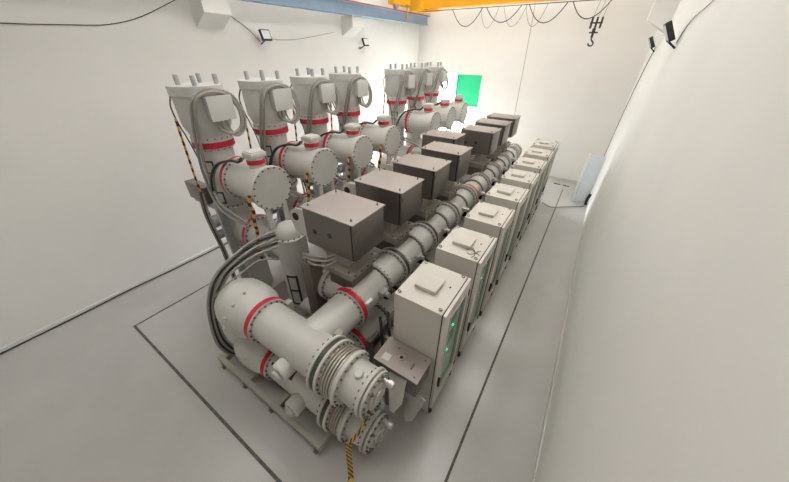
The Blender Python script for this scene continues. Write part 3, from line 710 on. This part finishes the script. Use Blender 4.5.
# ------------------------------------------------------------------ small operating box before the nearest cabinet
ob = thing('operating_box', (-1.12, 2.0, 0), 'stainless operating box with keyhole, close before the nearest cabinet', 'operating box')
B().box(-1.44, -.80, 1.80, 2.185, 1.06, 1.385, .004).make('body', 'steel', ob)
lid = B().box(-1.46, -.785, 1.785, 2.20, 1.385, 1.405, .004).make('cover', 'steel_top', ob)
B().disc('z', (-1.14, 1.99, 0), .048, 1.404, 1.42, 24).make('key_switch', 'bellows', lid)
B().disc('z', (-1.14, 1.99, 0), .026, 1.42, 1.425, 20).make('keyhole', 'hole', lid)
B().box(-1.37, -1.26, 1.84, 1.95, 1.404, 1.412, .002).make('name_plate', 'rim', lid)
B().tube([(-.95, 1.93, 1.40), (-.95, 1.93, 1.425), (-.95, 2.0, 1.425), (-.95, 2.0, 1.40)], .008, 6, 2).make('handle', 'bolt', lid)
for x, y in ((-1.24, 2.1), (-.86, 1.85), (-.85, 2.13)):
    B().disc('z', (x, y, 0), .014, 1.404, 1.414, 10).make('bolt', 'bolt', lid)
B().box(-1.40, -1.30, 1.95, 2.15, 0, 1.06, .004).box(-.92, -.84, 1.98, 2.15, .9, 1.06, .004).make('pedestal', 'steel', ob)
# folded plates under it: AX['x'] maps (u,v,t) to (t,u,v): u=y, v=z
def plate(pts, n, th):
    b = B(); n = Vector(n).normalized()*th
    f = [b.bm.verts.new(Vector(p)) for p in pts]; k = [b.bm.verts.new(Vector(p)+n) for p in pts]; m = len(pts)
    for i in range(m): b.face([f[i], f[(i+1) % m], k[(i+1) % m], k[i]])
    b.face(f[::-1]); b.face(k); return b
plate([(-1.20, 1.79, 1.30), (-.94, 1.79, 1.326), (-.92, 1.67, .98), (-1.00, 1.58, .80), (-1.06, 1.58, .83), (-1.12, 1.66, 1.0)], (0, 1, -.3), .012).make('side_plate', 'bright', ob)
plate([(-.93, 1.90, .74), (-.80, 1.90, .97), (-.69, 1.90, .93), (-.78, 1.73, .58), (-.86, 1.70, .52), (-.95, 1.76, .60)], (0, 1, -.3), .012).make('side_plate', 'bright', ob)
B().box(-1.02, -.85, 1.81, 2.1, .9, 1.06).make('link', 'galv', ob)

# ------------------------------------------------------------------ conduits wrapping the domes
for k in range(5):
    d = .060*k; z = .016*k
    pts = [(-3.80+d*.5, 2.26-.02*k, 2.34-d*.9), (-4.02+d*.3, 1.98-.03*k, 2.23-d*.9), (-4.12+d*.2, 1.56-.02*k, 2.06-d*.9), (-4.16+d*.1, 1.26+d*.3, 1.86-d*.9), (-4.18, 1.06+d*.4, 1.50-d*.5), (-4.18, .95+d*.5, 1.05), (-4.17, .91+d*.6, .62), (-4.14, .98+d*.6, .30), (-4.10, 1.1+d*.5, .12)]
    o = B().tube(pts, .021, 8, 5).make('conduit', 'conduit_grey' if k % 2 == 0 else 'cable')  # dark strands added as the shade between the pale ones
    tag(o, ('grey' if k % 2 == 0 else 'black')+' flexible conduit wrapping the domed ends at left, '+['outermost of the five', 'second from outside', 'middle of the five', 'second from inside', 'innermost of the five'][k], 'conduit', 'conduits around the bus end domes')
o = B().tube([(-3.62, 2.1, 1.95), (-3.75, 1.85, 2.02), (-3.78, 1.62, 1.98), (-3.82, 1.25, 1.88), (-3.95, 1.08, 1.66), (-4.0, 1.0, 1.3)], .012, 6, 5).make('thin_conduit', 'conduit')
tag(o, 'thin grey conduit arched over the top of the upper dome', 'conduit')

# striped tape hanging from the bus ends down to the floor
o = B().ribbon([(-1.13, 1.34, 1.22), (-1.13, 1.18, 1.20), (-1.14, 1.06, 1.10), (-1.19, .99, .98), (-1.23, .955, .92)], (.016, -.022, 0), .003).ribbon([(-1.22, .955, .94), (-1.225, .945, .80), (-1.24, .94, .62), (-1.235, .925, .4), (-1.23, .91, .2), (-1.215, .886, .012), (-1.17, .80, .01)], (.036, .012, 0), .003).make('barrier_tape', 'tape')
tag(o, 'yellow and black barrier tape hanging from the bus ends to the floor', 'tape')

# ------------------------------------------------------------------ things at the far right
pn = thing('leaning_panel', (.55, 12.3, 0), 'pale blue panel leaning by the right wall at the back', 'panel')
B().box(.33, .80, 12.28, 12.34, .03, 1.78, .006, Matrix.Rotation(-.05, 3, 'X')).make('sheet', 'paleblue', pn)
B().box(.27, .33, 12.26, 12.36, .0, 1.82, .006, Matrix.Rotation(-.05, 3, 'X')).make('edge_rail', 'white', pn)
B().box(.345, .36, 12.25, 12.28, .1, .8).make('grip', 'galv', pn)
o = B().tube([(.78, 12.18, .03), (.76, 12.15, .2), (.8, 12.2, .45)], .05, 8, 4).make('rolled_bag', 'black'); tag(o, 'small black bundle at the foot of the leaning panel', 'bundle')
o = B().tube([(-.62, 11.5, .015), (-.3, 11.25, .015), (.2, 11.6, .015), (.6, 11.9, .015), (.74, 12.05, .015)], .016, 6, 6).make('hose', 'conduit')
tag(o, 'grey hose on the floor from last cabinets to leaning panel', 'hose')
for k, (x, y) in enumerate(((-.42, 13.85), (-.07, 13.82))):
    o = B().box(x-.13, x+.13, y-.02, y+.02, 0, .03, .004, Matrix.Rotation(-.25*k, 3, 'Z')).make('floor_bracket', 'bolt')
    tag(o, 'small dark bracket on the floor by the back wall, '+['left one', 'right one'][k], 'bracket', 'floor brackets by the back wall')

# ------------------------------------------------------------------ light from outside
w = bpy.data.worlds.new('World'); SC.world = w; w.use_nodes = True
bg = w.node_tree.nodes['Background']; bg.inputs['Color'].default_value = (.90, .955, 1.0, 1); bg.inputs['Strength'].default_value = 115
po = bpy.data.lights.new('doorway_portal', 'AREA'); po.shape = 'RECTANGLE'; po.size = DX1-DX0; po.size_y = DZ
po.cycles.is_portal = True
oo = bpy.data.objects.new('doorway_portal', po); COL.objects.link(oo); oo.location = ((DX0+DX1)/2, YK+.25, DZ/2); oo.rotation_euler = (-PI/2, 0, 0)
sun = bpy.data.lights.new('sun', 'SUN'); sun.energy = 25; sun.angle = .02
so = bpy.data.objects.new('sun', sun); COL.objects.link(so); so.rotation_euler = (math.radians(35), math.radians(10), 0)

# ------------------------------------------------------------------ camera
yaw, pitch, roll = -.5845, .5894, .0052
F = 283.48
fw = Vector((math.sin(yaw)*math.cos(pitch), math.cos(yaw)*math.cos(pitch), -math.sin(pitch)))
r0 = Vector((math.cos(yaw), -math.sin(yaw), 0)); u0 = r0.cross(fw)
rr = r0*math.cos(roll)+u0*math.sin(roll); uu = -r0*math.sin(roll)+u0*math.cos(roll)
cam = bpy.data.cameras.new('camera'); co = bpy.data.objects.new('camera', cam); COL.objects.link(co)
mw = Matrix((rr, uu, -fw)).transposed().to_4x4(); mw.translation = Vector((0, 0, 4.8219)); co.matrix_world = mw
cam.sensor_fit = 'HORIZONTAL'; cam.sensor_width = 36; cam.lens = 36*F/789; cam.clip_start = .02; cam.clip_end = 200
cam.shift_x = (394.5-391)/789; cam.shift_y = (241-241)/789
SC.camera = co
SC.view_settings.view_transform = 'Standard'; SC.view_settings.look = 'None'; SC.view_settings.gamma = 1
SC.view_settings.use_curve_mapping = False; SC.view_settings.exposure = -.33
